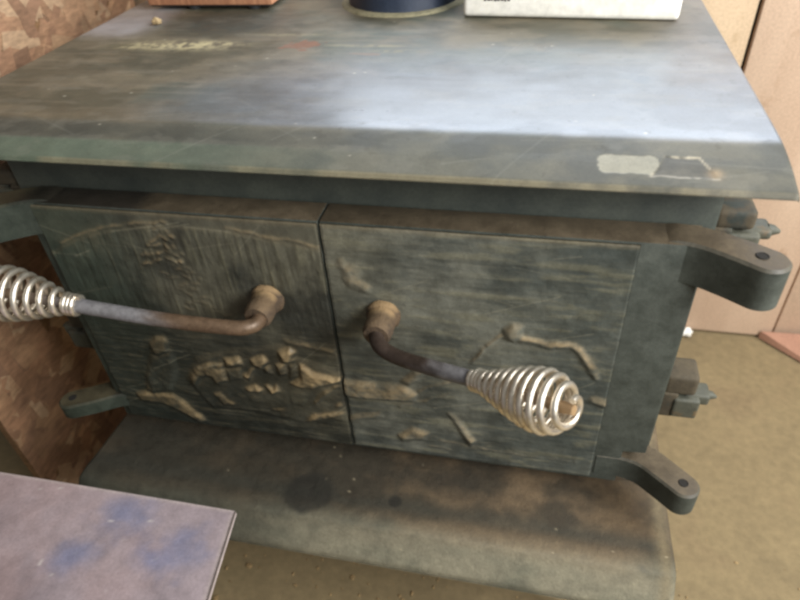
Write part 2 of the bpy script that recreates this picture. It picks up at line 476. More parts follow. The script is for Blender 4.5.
# hearth shelf below the doors
def ash_shelf():
    x0, x1 = -.337, .3595
    prof = [(.50, -.352), (.06, -.350), (.03, -.349), (.0, -.3475), (-.03, -.346), (-.055, -.344), (-.066, -.3430), (-.076, -.3432), (-.082, -.3450), (-.0865, -.3500), (-.093, -.3580), (-.099, -.3660), (-.1045, -.3740), (-.1060, -.380)]
    P = spline([(0, a, b) for a, b in prof], 14)
    py = np.array([p.y for p in P]); pz = np.array([p.z for p in P])
    xs = np.linspace(x0, x1, 480)
    X = np.repeat(xs[:, None], len(py), 1); Y = np.repeat(py[None], len(xs), 0).copy(); Z = np.repeat(pz[None], len(xs), 0).copy()
    ed = np.minimum(X - x0, x1 - X)
    Z -= .005 * (1 - np.sqrt(np.clip(1 - (1 - np.clip(ed / .006, 0, 1)) ** 2, 0, 1)))
    # the front corners are rounded in plan, the front edge bows a little
    Y += smooth01(.02, -.1, Y) * .004 * (1 - np.sqrt(np.clip(1 - (1 - np.clip(ed / .025, 0, 1)) ** 2, 0, 1)))
    U = np.concatenate([[0], np.cumsum(np.hypot(np.diff(py), np.diff(pz)))])[None] + 0 * X
    n1 = fbm(X * 25, U * 25, 61); n2 = fbm(X * 80, U * 80, 62); n3 = fbm(X * 8, U * 30, 63)
    Z += (n2 - .5) * .0008
    C = lerp(srgb(58, 51, 39), srgb(100, 84, 63), smooth01(.33, .66, n1 * .6 + n3 * .4))
    C = lerp(C, srgb(46, 45, 36), smooth01(.2, -.25, X) * .75)  # shading of the shelf's left part, put into its colour
    nf = smooth01(-.058, -.096, Y + .016 * (n3 - .5))
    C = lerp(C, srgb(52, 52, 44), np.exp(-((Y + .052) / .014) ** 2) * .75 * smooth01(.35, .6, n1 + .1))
    C = lerp(C, lerp(srgb(96, 96, 82), srgb(124, 120, 102), smooth01(.3, .7, n1 * .5 + n3 * .5)), nf * smooth01(-.16, -.04, X) * .95)
    C = lerp(C, srgb(72, 76, 66), nf * smooth01(-.02, -.16, X) * .7)
    C = lerp(C, srgb(126, 114, 88), np.exp(-((X - .349) / .007) ** 2) * .6)
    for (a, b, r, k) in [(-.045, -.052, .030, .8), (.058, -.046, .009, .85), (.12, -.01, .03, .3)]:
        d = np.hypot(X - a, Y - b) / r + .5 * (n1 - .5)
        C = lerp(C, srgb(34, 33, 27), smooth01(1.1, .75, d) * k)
    for _ in range(16):
        px, pu = rng.uniform(x0, x1), rng.uniform(U.max() - .19, U.max() - .02); r = rng.uniform(.0005, .0011)
        C = lerp(C, srgb(170, 158, 130), np.exp(-(((X - px) / (r * 1.6)) ** 2 + ((U - pu) / r) ** 2)) * .8)
    o = grid_sheet('hearth_shelf', np.stack([X, Y, Z], -1), mat_vcol('dusty_shelf_iron', .78, 1.22, 70, (.7, .92), 0, .5, .0014, 300), stove, C,
               skirt=lambda R: np.stack([R[:, 0], R[:, 1], np.full(len(R), -.383)], -1), flip=False)
    return o
ash_shelf()
for sx in (-1, 1):
    for y in (-.02, .43):
        bm = bmesh.new()
        cx = sx * .285 + .01
        add_tube(bm, [(cx, y, -.381), (cx + sx * .012, y, -.43), (cx + sx * .002, y, -.53), (cx + sx * .008, y, -.62), (cx + sx * .012, y - .004, FZ + .001)], [.034, .036, .022, .018, .028], 16)
        from_bm('leg', bm, leg_m, stove)

# ---- doors
RELIEF = [
 ('L',[(-0.278,-0.046),(-0.253,-0.034),(-0.226,-0.025),(-0.193,-0.017),(-0.168,-0.014)],1.3,1.6,1.3,0.7),
 ('L',[(-0.091,-0.014),(-0.068,-0.017),(-0.044,-0.021),(-0.02,-0.024),(-0.004,-0.027)],1.3,1.6,1.3,0.7),
 ('L',[(-0.209,-0.248),(-0.173,-0.259),(-0.122,-0.261)],2,2,1.2,0.1),
 ('L',[(-0.205,-0.278),(-0.142,-0.29),(-0.077,-0.289)],2,2,1.0,0.05),
 ('R',[(0.084,-0.205),(0.101,-0.193),(0.118,-0.184),(0.134,-0.179)],2.5,1.5,1.8,0.4),
 ('R',[(0.061,-0.23),(0.089,-0.217),(0.116,-0.203)],2,1.5,1.5,0.25),
 ('R',[(0.14,-0.152),(0.149,-0.134),(0.158,-0.12),(0.168,-0.112)],2,2.2,2.4,0.7),
 ('R',[(0.182,-0.114),(0.196,-0.117),(0.208,-0.119),(0.221,-0.118),(0.232,-0.117)],3.4,3.0,2.8,0.8),
 ('R',[(0.232,-0.117),(0.24,-0.127),(0.248,-0.141),(0.256,-0.156)],3.4,3.0,2.8,0.8),
 ('R',[(0.259,-0.187),(0.268,-0.191)],5,4,3,0.6),
 ('R',[(0.024,-0.053),(0.025,-0.064),(0.036,-0.07)],7,5,2.5,0.5),
 ('R',[(0.017,-0.042),(0.021,-0.056)],4,4,1.5,0.35),
 ('R',[(0.104,-0.281),(0.149,-0.286),(0.204,-0.288),(0.252,-0.288)],1.5,1.2,1.0,0.35),
 ('R',[(0.092,-0.293),(0.115,-0.295)],1.5,1.2,0.8,0.3),
 ('L',[(-0.158,-0.012),(-0.164,-0.015)],1.2,1.7,2.64,0.61),
 ('L',[(-0.155,-0.011),(-0.15,-0.013)],1.2,1.7,2.86,0.74),
 ('L',[(-0.16,-0.018),(-0.165,-0.021)],1.2,1.7,1.62,0.47),
 ('L',[(-0.157,-0.02),(-0.152,-0.022)],1.2,1.7,2.72,0.75),
 ('L',[(-0.161,-0.026),(-0.165,-0.03)],1.2,1.7,1.89,0.47),
 ('L',[(-0.168,-0.031),(-0.174,-0.035)],1.2,1.7,2.35,0.56),
 ('L',[(-0.159,-0.029),(-0.155,-0.032)],1.2,1.7,2.85,0.8),
 ('L',[(-0.151,-0.027),(-0.148,-0.028)],1.2,1.7,2.02,0.91),
 ('L',[(-0.166,-0.037),(-0.171,-0.04)],1.2,1.7,2.75,0.52),
 ('L',[(-0.172,-0.039),(-0.178,-0.04)],1.2,1.7,2.97,0.42),
 ('L',[(-0.159,-0.037),(-0.157,-0.04)],1.2,1.7,2.11,0.9),
 ('L',[(-0.154,-0.035),(-0.151,-0.039)],1.2,1.7,1.88,0.96),
 ('L',[(-0.165,-0.047),(-0.17,-0.049)],1.2,1.7,2.33,0.97),
 ('L',[(-0.175,-0.049),(-0.182,-0.052)],1.2,1.7,1.65,1.03),
 ('L',[(-0.183,-0.049),(-0.189,-0.053)],1.2,1.7,2.08,1.02),
 ('L',[(-0.161,-0.044),(-0.157,-0.046)],1.2,1.7,1.71,0.75),
 ('L',[(-0.155,-0.048),(-0.151,-0.049)],1.2,1.7,2.98,0.89),
 ('L',[(-0.148,-0.046),(-0.144,-0.048)],1.2,1.7,2.24,0.85),
 ('L',[(-0.17,-0.056),(-0.174,-0.059)],1.2,1.7,2.77,0.75),
 ('L',[(-0.176,-0.058),(-0.182,-0.062)],1.2,1.7,1.75,0.85),
 ('L',[(-0.185,-0.06),(-0.191,-0.063)],1.2,1.7,3.0,1.0),
 ('L',[(-0.162,-0.054),(-0.158,-0.056)],1.2,1.7,2.27,0.8),
 ('L',[(-0.157,-0.054),(-0.153,-0.057)],1.2,1.7,2.94,0.92),
 ('L',[(-0.15,-0.055),(-0.147,-0.057)],1.2,1.7,2.69,1.0),
 ('L',[(-0.144,-0.082),(-0.136,-0.083)],0.9,1.4,1.33,0.33),
 ('L',[(-0.147,-0.082),(-0.141,-0.083)],0.9,1.4,1.42,0.31),
 ('L',[(-0.141,-0.077),(-0.133,-0.077)],0.9,1.4,0.81,0.26),
 ('L',[(-0.152,-0.075),(-0.145,-0.077)],0.9,1.4,1.32,0.34),
 ('L',[(-0.15,-0.081),(-0.142,-0.083)],0.9,1.4,1.08,0.35),
 ('L',[(-0.133,-0.117),(-0.123,-0.119)],0.9,1.4,1.21,0.26),
 ('L',[(-0.148,-0.069),(-0.139,-0.069)],0.9,1.4,1.35,0.32),
 ('L',[(-0.159,-0.11),(-0.15,-0.11)],0.9,1.4,1.33,0.23),
 ('L',[(-0.137,-0.099),(-0.129,-0.101)],0.9,1.4,0.82,0.15),
 ('L',[(-0.147,-0.088),(-0.142,-0.089)],0.9,1.4,1.3,0.11),
 ('L',[(-0.163,-0.091),(-0.158,-0.091)],0.9,1.4,1.05,0.15),
 ('L',[(-0.175,-0.073),(-0.168,-0.073)],0.9,1.4,1.29,0.28),
 ('L',[(-0.144,-0.073),(-0.14,-0.074)],0.9,1.4,1.02,0.22),
 ('L',[(-0.15,-0.065),(-0.143,-0.064)],0.9,1.4,1.29,0.13),
 ('L',[(-0.156,-0.096),(-0.149,-0.098)],0.9,1.4,1.45,0.23),
 ('L',[(-0.136,-0.113),(-0.129,-0.112)],0.9,1.4,1.28,0.27),
 ('L',[(-0.117,-0.122),(-0.109,-0.121)],0.9,1.4,1.51,0.1),
 ('L',[(-0.159,-0.066),(-0.151,-0.065)],0.9,1.4,1.3,0.37),
 ('L',[(-0.157,-0.084),(-0.151,-0.084)],0.9,1.4,1.58,0.21),
 ('L',[(-0.119,-0.122),(-0.111,-0.122)],0.9,1.4,1.58,0.25),
 ('L',[(-0.16,-0.087),(-0.15,-0.087)],0.9,1.4,1.03,0.24),
 ('L',[(-0.157,-0.066),(-0.15,-0.066)],0.9,1.4,1.43,0.35),
 ('L',[(-0.163,-0.06),(-0.158,-0.062)],0.9,1.4,1.43,0.17),
 ('L',[(-0.17,-0.078),(-0.159,-0.077)],0.9,1.4,1.29,0.24),
 ('L',[(-0.143,-0.102),(-0.134,-0.1)],0.9,1.4,1.41,0.19),
 ('L',[(-0.157,-0.095),(-0.151,-0.096)],0.9,1.4,1.17,0.21),
 ('L',[(-0.141,-0.109),(-0.136,-0.109)],0.9,1.4,1.16,0.37),
 ('L',[(-0.138,-0.119),(-0.134,-0.121)],0.9,1.4,1.14,0.27),
 ('L',[(-0.14,-0.106),(-0.133,-0.108)],0.9,1.4,1.11,0.22),
 ('L',[(-0.155,-0.118),(-0.15,-0.12)],0.9,1.4,0.85,0.35),
 ('L',[(-0.149,-0.106),(-0.143,-0.108)],0.9,1.4,1.53,0.14),
 ('L',[(-0.15,-0.09),(-0.143,-0.09)],0.9,1.4,0.92,0.28),
 ('L',[(-0.162,-0.116),(-0.157,-0.118)],0.9,1.4,1.43,0.3),
 ('L',[(-0.156,-0.06),(-0.147,-0.062)],0.9,1.4,1.36,0.11),
 ('L',[(-0.236,-0.174),(-0.224,-0.174)],0.8,1.0,0.9,0.2),
 ('L',[(-0.243,-0.183),(-0.223,-0.182)],0.8,1.0,0.9,0.2),
 ('L',[(-0.245,-0.191),(-0.233,-0.191)],0.8,1.0,0.9,0.2),
 ('L',[(-0.258,-0.2),(-0.238,-0.2)],0.8,1.0,0.9,0.2),
 ('L',[(-0.265,-0.21),(-0.248,-0.21)],0.8,1.0,0.9,0.2),
 ('L',[(-0.261,-0.217),(-0.249,-0.218)],0.8,1.0,0.9,0.2),
 ('L',[(-0.259,-0.225),(-0.249,-0.226)],0.8,1.0,0.9,0.2),
 ('L',[(-0.276,-0.237),(-0.261,-0.237)],0.8,1.0,0.9,0.2),
 ('L',[(-0.28,-0.246),(-0.269,-0.247)],0.8,1.0,0.9,0.2),
]
MASSES = [
 ('L',[(-0.194,-0.23),(-0.172,-0.191),(-0.132,-0.173),(-0.065,-0.156),(-0.042,-0.172),(0.004,-0.189),(-0.005,-0.266),(-0.06,-0.28),(-0.102,-0.273),(-0.138,-0.27),(-0.173,-0.275)],2.6,0.04),
 ('L',[(-0.223,-0.174),(-0.212,-0.163),(-0.201,-0.161),(-0.197,-0.171),(-0.202,-0.185),(-0.216,-0.194),(-0.226,-0.191)],5,0.35),
 ('L',[(-0.228,-0.193),(-0.197,-0.18),(-0.202,-0.219),(-0.218,-0.251),(-0.25,-0.262),(-0.248,-0.231)],4.5,0.03),
 ('L',[(-0.246,-0.226),(-0.235,-0.217),(-0.247,-0.256),(-0.255,-0.259)],4,0.45),
 ('L',[(-0.273,-0.266),(-0.257,-0.259),(-0.221,-0.258),(-0.205,-0.274),(-0.187,-0.301),(-0.196,-0.308),(-0.216,-0.292),(-0.24,-0.28),(-0.272,-0.28)],4,0.6),
 ('L',[(-0.187,-0.222),(-0.173,-0.201),(-0.154,-0.192),(-0.136,-0.191),(-0.138,-0.221),(-0.153,-0.231),(-0.16,-0.218),(-0.171,-0.222),(-0.181,-0.239),(-0.188,-0.234)],6.5,0.5),
 ('L',[(-0.136,-0.184),(-0.114,-0.177),(-0.113,-0.192),(-0.135,-0.199)],8,0.95),
 ('L',[(-0.139,-0.199),(-0.114,-0.194),(-0.117,-0.215),(-0.138,-0.223)],5,0.1),
 ('L',[(-0.103,-0.181),(-0.086,-0.17),(-0.079,-0.182),(-0.089,-0.194),(-0.102,-0.189)],8,0.95),
 ('L',[(-0.091,-0.184),(-0.078,-0.186),(-0.079,-0.202),(-0.091,-0.202)],6,0.15),
 ('L',[(-0.118,-0.21),(-0.104,-0.192),(-0.099,-0.195),(-0.11,-0.216)],6.5,0.85),
 ('L',[(-0.122,-0.229),(-0.105,-0.219),(-0.095,-0.228),(-0.099,-0.235),(-0.117,-0.236)],7,0.95),
 ('L',[(-0.096,-0.22),(-0.087,-0.237),(-0.076,-0.228),(-0.077,-0.21),(-0.085,-0.223),(-0.089,-0.216)],7,0.85),
 ('L',[(-0.068,-0.164),(-0.054,-0.157),(-0.047,-0.163),(-0.052,-0.178),(-0.066,-0.18)],9,0.95),
 ('L',[(-0.075,-0.183),(-0.061,-0.178),(-0.062,-0.198),(-0.074,-0.204)],7,0.45),
 ('L',[(-0.061,-0.18),(-0.048,-0.178),(-0.049,-0.2),(-0.063,-0.209)],5.5,0.1),
 ('L',[(-0.048,-0.177),(-0.04,-0.18),(-0.031,-0.189),(-0.001,-0.194),(0.001,-0.199),(-0.01,-0.205),(-0.033,-0.216),(-0.05,-0.217),(-0.064,-0.212),(-0.049,-0.2)],8,0.95),
 ('L',[(-0.039,-0.238),(-0.028,-0.219),(-0.006,-0.203),(-0.0,-0.208),(-0.021,-0.228),(-0.037,-0.245)],6,0.4),
 ('L',[(-0.06,-0.278),(-0.042,-0.258),(-0.004,-0.245),(-0.005,-0.258),(-0.045,-0.275)],5.5,0.95),
 ('L',[(-0.015,-0.239),(-0.004,-0.228),(-0.003,-0.242),(-0.013,-0.247)],5,0.7),
 ('L',[(-0.166,-0.246),(-0.152,-0.238),(-0.146,-0.253),(-0.136,-0.257),(-0.14,-0.265),(-0.156,-0.267)],5,0.55),
 ('L',[(-0.099,-0.258),(-0.072,-0.252),(-0.076,-0.263),(-0.093,-0.264)],4.5,0.6),
 ('L',[(-0.071,-0.222),(-0.05,-0.221),(-0.038,-0.228),(-0.052,-0.252),(-0.069,-0.25)],3.5,0.02),
 ('L',[(-0.124,-0.24),(-0.098,-0.237),(-0.098,-0.256),(-0.12,-0.254)],3.5,0.02),
 ('L',[(-0.059,-0.147),(-0.038,-0.148),(-0.002,-0.155),(-0.005,-0.162),(-0.04,-0.156),(-0.057,-0.154)],2.6,0.5),
 ('R',[(-0.006,-0.199),(0.028,-0.197),(0.066,-0.197),(0.081,-0.208),(0.077,-0.22),(0.047,-0.223),(0.008,-0.225),(-0.008,-0.222)],5.5,0.85),
 ('R',[(-0.01,-0.267),(0.005,-0.256),(0.038,-0.244),(0.039,-0.253),(-0.002,-0.27)],3,0.5),
 ('R',[(0.064,-0.19),(0.08,-0.171),(0.09,-0.174),(0.082,-0.189),(0.072,-0.197)],4,0.55),
 ('R',[(0.167,-0.105),(0.174,-0.096),(0.184,-0.098),(0.184,-0.112),(0.177,-0.119),(0.168,-0.116)],6,0.3),
 ('R',[(0.056,-0.281),(0.073,-0.264),(0.093,-0.27),(0.087,-0.283),(0.06,-0.29)],4,0.65),
 ('R',[(0.113,-0.231),(0.123,-0.236),(0.144,-0.273),(0.138,-0.285),(0.126,-0.26)],4,0.5),
]


def relief_panel(side, x0, x1, z0, z1, parent):
    nx, nz = int((x1 - x0) / .0009), int((z1 - z0) / .0009)
    xs = np.linspace(x0, x1, nx); zs = np.linspace(z0, z1, nz)
    X, Z = np.meshgrid(xs, zs, indexing='ij')
    H = np.zeros_like(X); D = np.zeros_like(X)
    wx = .0026 * (fbm(X * 120, Z * 120, 71, 4) - .5) * 2; wz = .0026 * (fbm(X * 120, Z * 120, 72, 4) - .5) * 2
    lump = fbm(X * 150, Z * 150, 79, 3); lump2 = fbm(X * 75, Z * 75, 80, 2)
    for d, pts, r0, r1, h, dust in RELIEF:
        if d != side: continue
        r0, r1, h = r0 / 1000 * RS, r1 / 1000 * RS, h / 1000 * RH
        best = np.zeros_like(X); nseg = max(1, len(pts) - 1)
        segs = list(zip(pts[:-1], pts[1:])) if len(pts) > 1 else [(pts[0], pts[0])]
        for k, (a, b) in enumerate(segs):
            ra = r0 + (r1 - r0) * k / nseg; rb = r0 + (r1 - r0) * (k + 1) / nseg
            dx, dz = b[0] - a[0], b[1] - a[1]; L2 = dx * dx + dz * dz + 1e-12
            t = np.clip(((X - a[0]) * dx + (Z - a[1]) * dz) / L2, 0, 1)
            q = np.hypot(X + wx - a[0] - t * dx, Z + wz - a[1] - t * dz) / (ra + (rb - ra) * t)
            best = np.maximum(best, np.clip(1.06 - q * (.72 + .62 * lump2), 0, 1) ** .8)
        hh = best * h * (.62 + .75 * lump)
        D = np.where(hh > H, dust * smooth01(.10, .55, best), D)
        H = np.maximum(H, hh)
    # the cast figures: low masses with sloping sides and a softly broken top
    for d, poly, h, dust in MASSES:
        if d != side: continue
        pa = np.array(poly); h = h / 1000 * RH
        i0, i1 = np.searchsorted(xs, [pa[:, 0].min() - .004, pa[:, 0].max() + .004]); j0, j1 = np.searchsorted(zs, [pa[:, 1].min() - .004, pa[:, 1].max() + .004])
        sl = (slice(i0, i1), slice(j0, j1))
        x = X[sl] + wx[sl] * .55; z = Z[sl] + wz[sl] * .55
        inside = np.zeros(x.shape, bool); dist = np.full(x.shape, 1.0)
        for (ax_, az_), (bx_, bz_) in zip(pa, np.roll(pa, -1, 0)):
            hit = ((az_ > z) != (bz_ > z)) & (x < (bx_ - ax_) * (z - az_) / (bz_ - az_ + 1e-12) + ax_)
            inside ^= hit
            t = np.clip(((x - ax_) * (bx_ - ax_) + (z - az_) * (bz_ - az_)) / ((bx_ - ax_) ** 2 + (bz_ - az_) ** 2 + 1e-12), 0, 1)
            dist = np.minimum(dist, np.hypot(x - ax_ - t * (bx_ - ax_), z - az_ - t * (bz_ - az_)))
        sd = np.where(inside, dist, -dist)
        k = np.clip((sd + .0012) / .0062, 0, 1) ** .75
        # the top of each mass leans back, the lower edge stands proud
        zc = (Z[sl] - pa[:, 1].mean()) / max(1e-4, np.ptp(pa[:, 1]))
        hh = k * h * (.85 - .35 * zc) * (.80 + .40 * lump[sl])
        D[sl] = np.where(hh > H[sl], dust * smooth01(.05, .7, k), D[sl])
        H[sl] = np.maximum(H[sl], hh)
    # casting and wear round everything off
    def soft(a, n, r):
        for _ in range(n):
            p_ = np.pad(a, r, mode='edge'); a = sum(p_[r + d_:r + d_ + a.shape[0], r:r + a.shape[1]] for d_ in (-r, 0, r)) / 3
            p_ = np.pad(a, r, mode='edge'); a = sum(p_[r:r + a.shape[0], r + d_:r + d_ + a.shape[1]] for d_ in (-r, 0, r)) / 3
        return a
    H = soft(H, 2, 1); D = .55 * soft(D, 3, 1) + .45 * soft(D, 4, 3)
    n1 = fbm(X * 30, Z * 30, 73); n2 = fbm(X * 110, Z * 110, 74); n3 = fbm(X * 8, Z * 8, 75); gr = fbm(X * 22 + 3 * n3, Z * 150, 76)
    flat = 1 - smooth01(0, .0012, H)
    if side == 'L':
        # wooded slope: upright streaks below the tree line
        ridge = np.interp(X, [-.29, -.278, -.253, -.226, -.19, -.156, -.09, -.044, -.004], [-.055, -.046, -.034, -.025, -.017, -.012, -.014, -.021, -.027])
        below = smooth01(.0, .006, ridge - Z)
        strk = fbm((X + .35 * (Z + .1) * (X + .17)) * 190, Z * 26, 77, 4)
        fade = smooth01(-.17, -.10, Z)
        H += flat * below * fade * (strk - .35) * .0015
        H += flat * (1 - fade) * (gr - .4) * .0022
        H += below * .0007
        light = smooth01(.5, .75, strk) * below * fade * smooth01(.35, .6, n3 + .25 * (n1 - .5))
    else:
        H += flat * (gr - .45) * .0014 * smooth01(.25, .7, n3 + .15)
        light = smooth01(.52, .72, gr)
    H += (n2 - .5) * .0007
    gz = np.gradient(H, zs, axis=1)
    up = np.clip(-gz, -1, 1.5)
    C = lerp(srgb(44, 46, 41), srgb(84, 83, 71), smooth01(.34, .66, n1 * .5 + n3 * .5)) if side == 'L' else lerp(srgb(58, 63, 60), srgb(106, 108, 99), smooth01(.34, .66, n1 * .35 + n3 * .4 + gr * .25))
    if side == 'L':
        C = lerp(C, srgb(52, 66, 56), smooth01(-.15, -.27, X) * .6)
        C = lerp(C, srgb(34, 39, 36), smooth01(-.10, -.2, Z) * smooth01(-.03, -.14, X) * .75)  # shade at the door's lower left, painted into the colour
    else:
        C = lerp(C, srgb(60, 68, 66), smooth01(.12, .24, X) * .6)
        C = lerp(C, srgb(112, 108, 88), smooth01(.10, .0, X) * smooth01(-.2, 0, Z) * .35)
    C = lerp(C, srgb(112, 110, 90), light * flat * .42)
    C = lerp(C, srgb(116, 104, 76), np.clip(up * 1.1, 0, 1) * .6)
    C = lerp(C, lerp(srgb(134, 114, 84), srgb(186, 162, 120), n2), np.clip(D * 1.25 * smooth01(-.35, .65, up + .1) * smooth01(.20, .66, n1 * .35 + n2 * .3 + lump * .35), 0, 1) * (.95 if side == 'L' else .72))
    # dust caught along the upper edge
    C = lerp(C, srgb(118, 106, 82), smooth01(.006, .0, z1 - Z) * .45)
    edge = np.minimum(np.minimum(X - x0, x1 - X), np.minimum(Z - z0, z1 - Z))
    H -= .0009 * (1 - smooth01(0, .0018, edge))
    for _ in range(26):
        px, pz = rng.uniform(x0, x1), rng.uniform(z0, z1); L = rng.uniform(.008, .04); an = rng.normal(0, .3)
        u = (X - px) * math.cos(an) + (Z - pz) * math.sin(an); q = -(X - px) * math.sin(an) + (Z - pz) * math.cos(an)
        C = lerp(C, srgb(150, 146, 126), np.exp(-(q / .0007) ** 2) * (np.abs(u) < L) * rng.uniform(.06, .25))
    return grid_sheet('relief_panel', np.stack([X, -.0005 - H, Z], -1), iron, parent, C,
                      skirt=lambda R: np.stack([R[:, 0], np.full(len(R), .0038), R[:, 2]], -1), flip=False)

def door_slab(x0, x1, label, parent):
    bm = bmesh.new()
    if x1 > .1:
        out = [(x0, -.314), (x1 - .0225, -.314), (x1 - .0225, -.262), (x1, -.260), (x1, 0), (x0, 0)]
        f = bm.faces.new([bm.verts.new((a, .0012, b)) for a, b in out])
        r = bmesh.ops.extrude_face_region(bm, geom=[f])
        bmesh.ops.translate(bm, vec=(0, .0318, 0), verts=[v for v in r['geom'] if isinstance(v, bmesh.types.BMVert)])
        bmesh.ops.bevel(bm, geom=bm.edges[:], offset=.0018, segments=2, profile=.6, affect='EDGES')
    else:
        add_box(bm, (x0, .0012, -.314), (x1, .0330, 0), .0018, 2)
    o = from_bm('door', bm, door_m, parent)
    if label: o['label'] = label
    return o
def door_material():
    t = NT('door_iron')
    n = t.noise(40, 6, .65); n2 = t.noise(300, 4, .7); n3 = t.noise(12, 4, .6)
    c = t.ramp(n, [(.32, srgb(50, 56, 52)), (.68, srgb(74, 79, 73))])
    g = t.n('ShaderNodeNewGeometry'); sx = t.n('ShaderNodeSeparateXYZ'); t.l(g.outputs['Normal'], sx.inputs[0])
    p = t.n('ShaderNodeSeparateXYZ'); t.l(t.tc.outputs['Object'], p.inputs[0])
    dirt_and_shade = t.ramp(n, [(.3, srgb(66, 58, 46)), (.7, srgb(98, 87, 69))])
    # shade of the plate painted on the left door's undusted top edge
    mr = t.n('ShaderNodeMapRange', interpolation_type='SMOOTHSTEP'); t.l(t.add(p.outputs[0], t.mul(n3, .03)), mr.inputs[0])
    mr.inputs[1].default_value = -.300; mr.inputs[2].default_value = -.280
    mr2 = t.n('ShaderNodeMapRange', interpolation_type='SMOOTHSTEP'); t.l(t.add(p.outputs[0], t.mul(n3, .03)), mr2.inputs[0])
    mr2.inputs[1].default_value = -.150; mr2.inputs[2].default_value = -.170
    dirt_and_shade = t.mix(t.mul(t.mul(mr.outputs[0], mr2.outputs[0]), .85), dirt_and_shade, srgb(34, 32, 28))
    c = t.mix(t.ramp(sx.outputs[2], [(.5, 0.0), (.9, 1.0)]), c, dirt_and_shade)
    c = t.mix(1, c, t.ramp(n2, [(.3, .85), (.7, 1.15)]), 'MULTIPLY')
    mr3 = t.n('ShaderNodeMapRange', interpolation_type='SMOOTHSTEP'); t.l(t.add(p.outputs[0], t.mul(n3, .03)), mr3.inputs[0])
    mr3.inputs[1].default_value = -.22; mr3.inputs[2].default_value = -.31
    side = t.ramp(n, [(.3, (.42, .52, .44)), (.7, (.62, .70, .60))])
    c = t.mix(t.mul(mr3.outputs[0], .9), c, t.mix(1, c, side, 'MULTIPLY'))  # left-side shade multiplied into the door and arm colour
    t.bump(t.add(n2, t.mul(n, .5)), .35, .0009)
    return t.set(Base_Color=c, Roughness=t.ramp(n, [(.3, .48), (.7, .75)]))
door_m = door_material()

def arm(path, hw, zt, zb, hole, parent, endr):
    """flat hinge arm: a plan outline along path with a rounded, drilled end"""
    P = spline([(x, y, 0) for x, y in path], 8)
    L, R = [], []; hw_ = abs(hw[0])
    for i, p in enumerate(P):
        t = (P[min(i + 1, len(P) - 1)] - P[max(i - 1, 0)]).normalized(); nn = Vector((-t.y, t.x, 0))
        f = i / (len(P) - 1); h = hw[0] + (hw[1] - hw[0]) * f
        L.append(p + nn * h); R.append(p - nn * h)
    t = (P[-1] - P[-2]).normalized(); nn = Vector((-t.y, t.x, 0))
    capp = [P[-1] + nn * math.cos(a) * hw[1] + t * math.sin(a) * abs(hw[1]) for a in np.linspace(0, PI, 22)[1:-1]]
    out = L + capp + R[::-1]
    bm = bmesh.new()
    c = sum(out, Vector()) / len(out)
    def ring(z, s): return [bm.verts.new((q.x + (c.x - q.x) * 0 + s * (0), q.y, z)) for q in out]
    top_in = []
    dz = lambda q: -.0035 * (1 - float(smooth01(0, .016, (Vector((q.x, q.y, 0)) - P[0]).length - hw_))) if zt > -.1 else 0
    rt = [bm.verts.new((q.x, q.y, zt - .0022 + dz(q))) for q in out]
    rb = [bm.verts.new((q.x, q.y, zb)) for q in out]
    def inset(q, d):
        k = min(P, key=lambda s: (Vector((s.x, s.y, 0)) - q).length); v = (k - q)
        return q + v.normalized() * min(d, v.length * .6) if v.length > 1e-6 else q
    ri = [bm.verts.new((*inset(q, .0022).xy, zt + dz(q))) for q in out]
    n = len(out)
    for a, b in ((rb, rt), (rt, ri)):
        for k in range(n): bm.faces.new((a[k], a[(k + 1) % n], b[(k + 1) % n], b[k]))
    nl = len(L)
    for k in range(nl - 1): bm.faces.new((ri[k], ri[k + 1], ri[n - 2 - k], ri[n - 1 - k]))
    bm.faces.new(ri[nl - 1:nl + len(capp) + 1]); bm.faces.new(rb[::-1])
    o = from_bm('hinge_arm', bm, arm_side_m, parent)
    # pin hole: a dark dished cup in the end
    bm = bmesh.new()
    hx, hy = hole
    seg = 18
    r = [[bm.verts.new((hx + rr * math.cos(2 * PI * k / seg), hy + rr * math.sin(2 * PI * k / seg), zz)) for k in range(seg)] for rr, zz in ((.0050, zt + .0003), (.0044, zt + .0009), (.0038, zt + .0004))]
    for a, b in zip(r, r[1:]):
        for k in range(seg): bm.faces.new((a[k], a[(k + 1) % seg], b[(k + 1) % seg], b[k]))
    bm.faces.new(r[-1])
    from_bm('pin_hole', bm, hole_m, parent)
    return o
arm_side_m = door_m

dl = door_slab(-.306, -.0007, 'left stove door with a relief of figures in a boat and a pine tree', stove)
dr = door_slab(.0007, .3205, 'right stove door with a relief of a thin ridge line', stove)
relief_panel('L', -.2965, -.0014, -.3100, -.0022, dl)
relief_panel('R', .0014, .2705, -.3100, -.0022, dr)
for s, d, xe in ((1, dr, .3205), (-1, dl, -.306)):
    k = xe / .3205 * s if s > 0 else 1
    X = (lambda v: v) if s > 0 else (lambda v: -(v - .0145))
    arm([(X(.2735), .0182), (X(.298), .0178), (X(.320), .0126), (X(.342), .0000), (X(.360), -.0125)], (.0148 * s, .0162 * s), .0016, -.036, (X(.356), -.0095), d, 0)
    e = 0 if s > 0 else .012; th = .031 if s > 0 else .020
    arm([(X(.2735), .0170), (X(.300), .0160), (X(.322), .0090), (X(.340 + e * .5), -.0055), (X(.358 + e), -.0220 + e * .3)], (.0165 * s, .0150 * s), -.272, -.272 - th, (X(.357 + e), -.0205 + e * .3), d, 0)

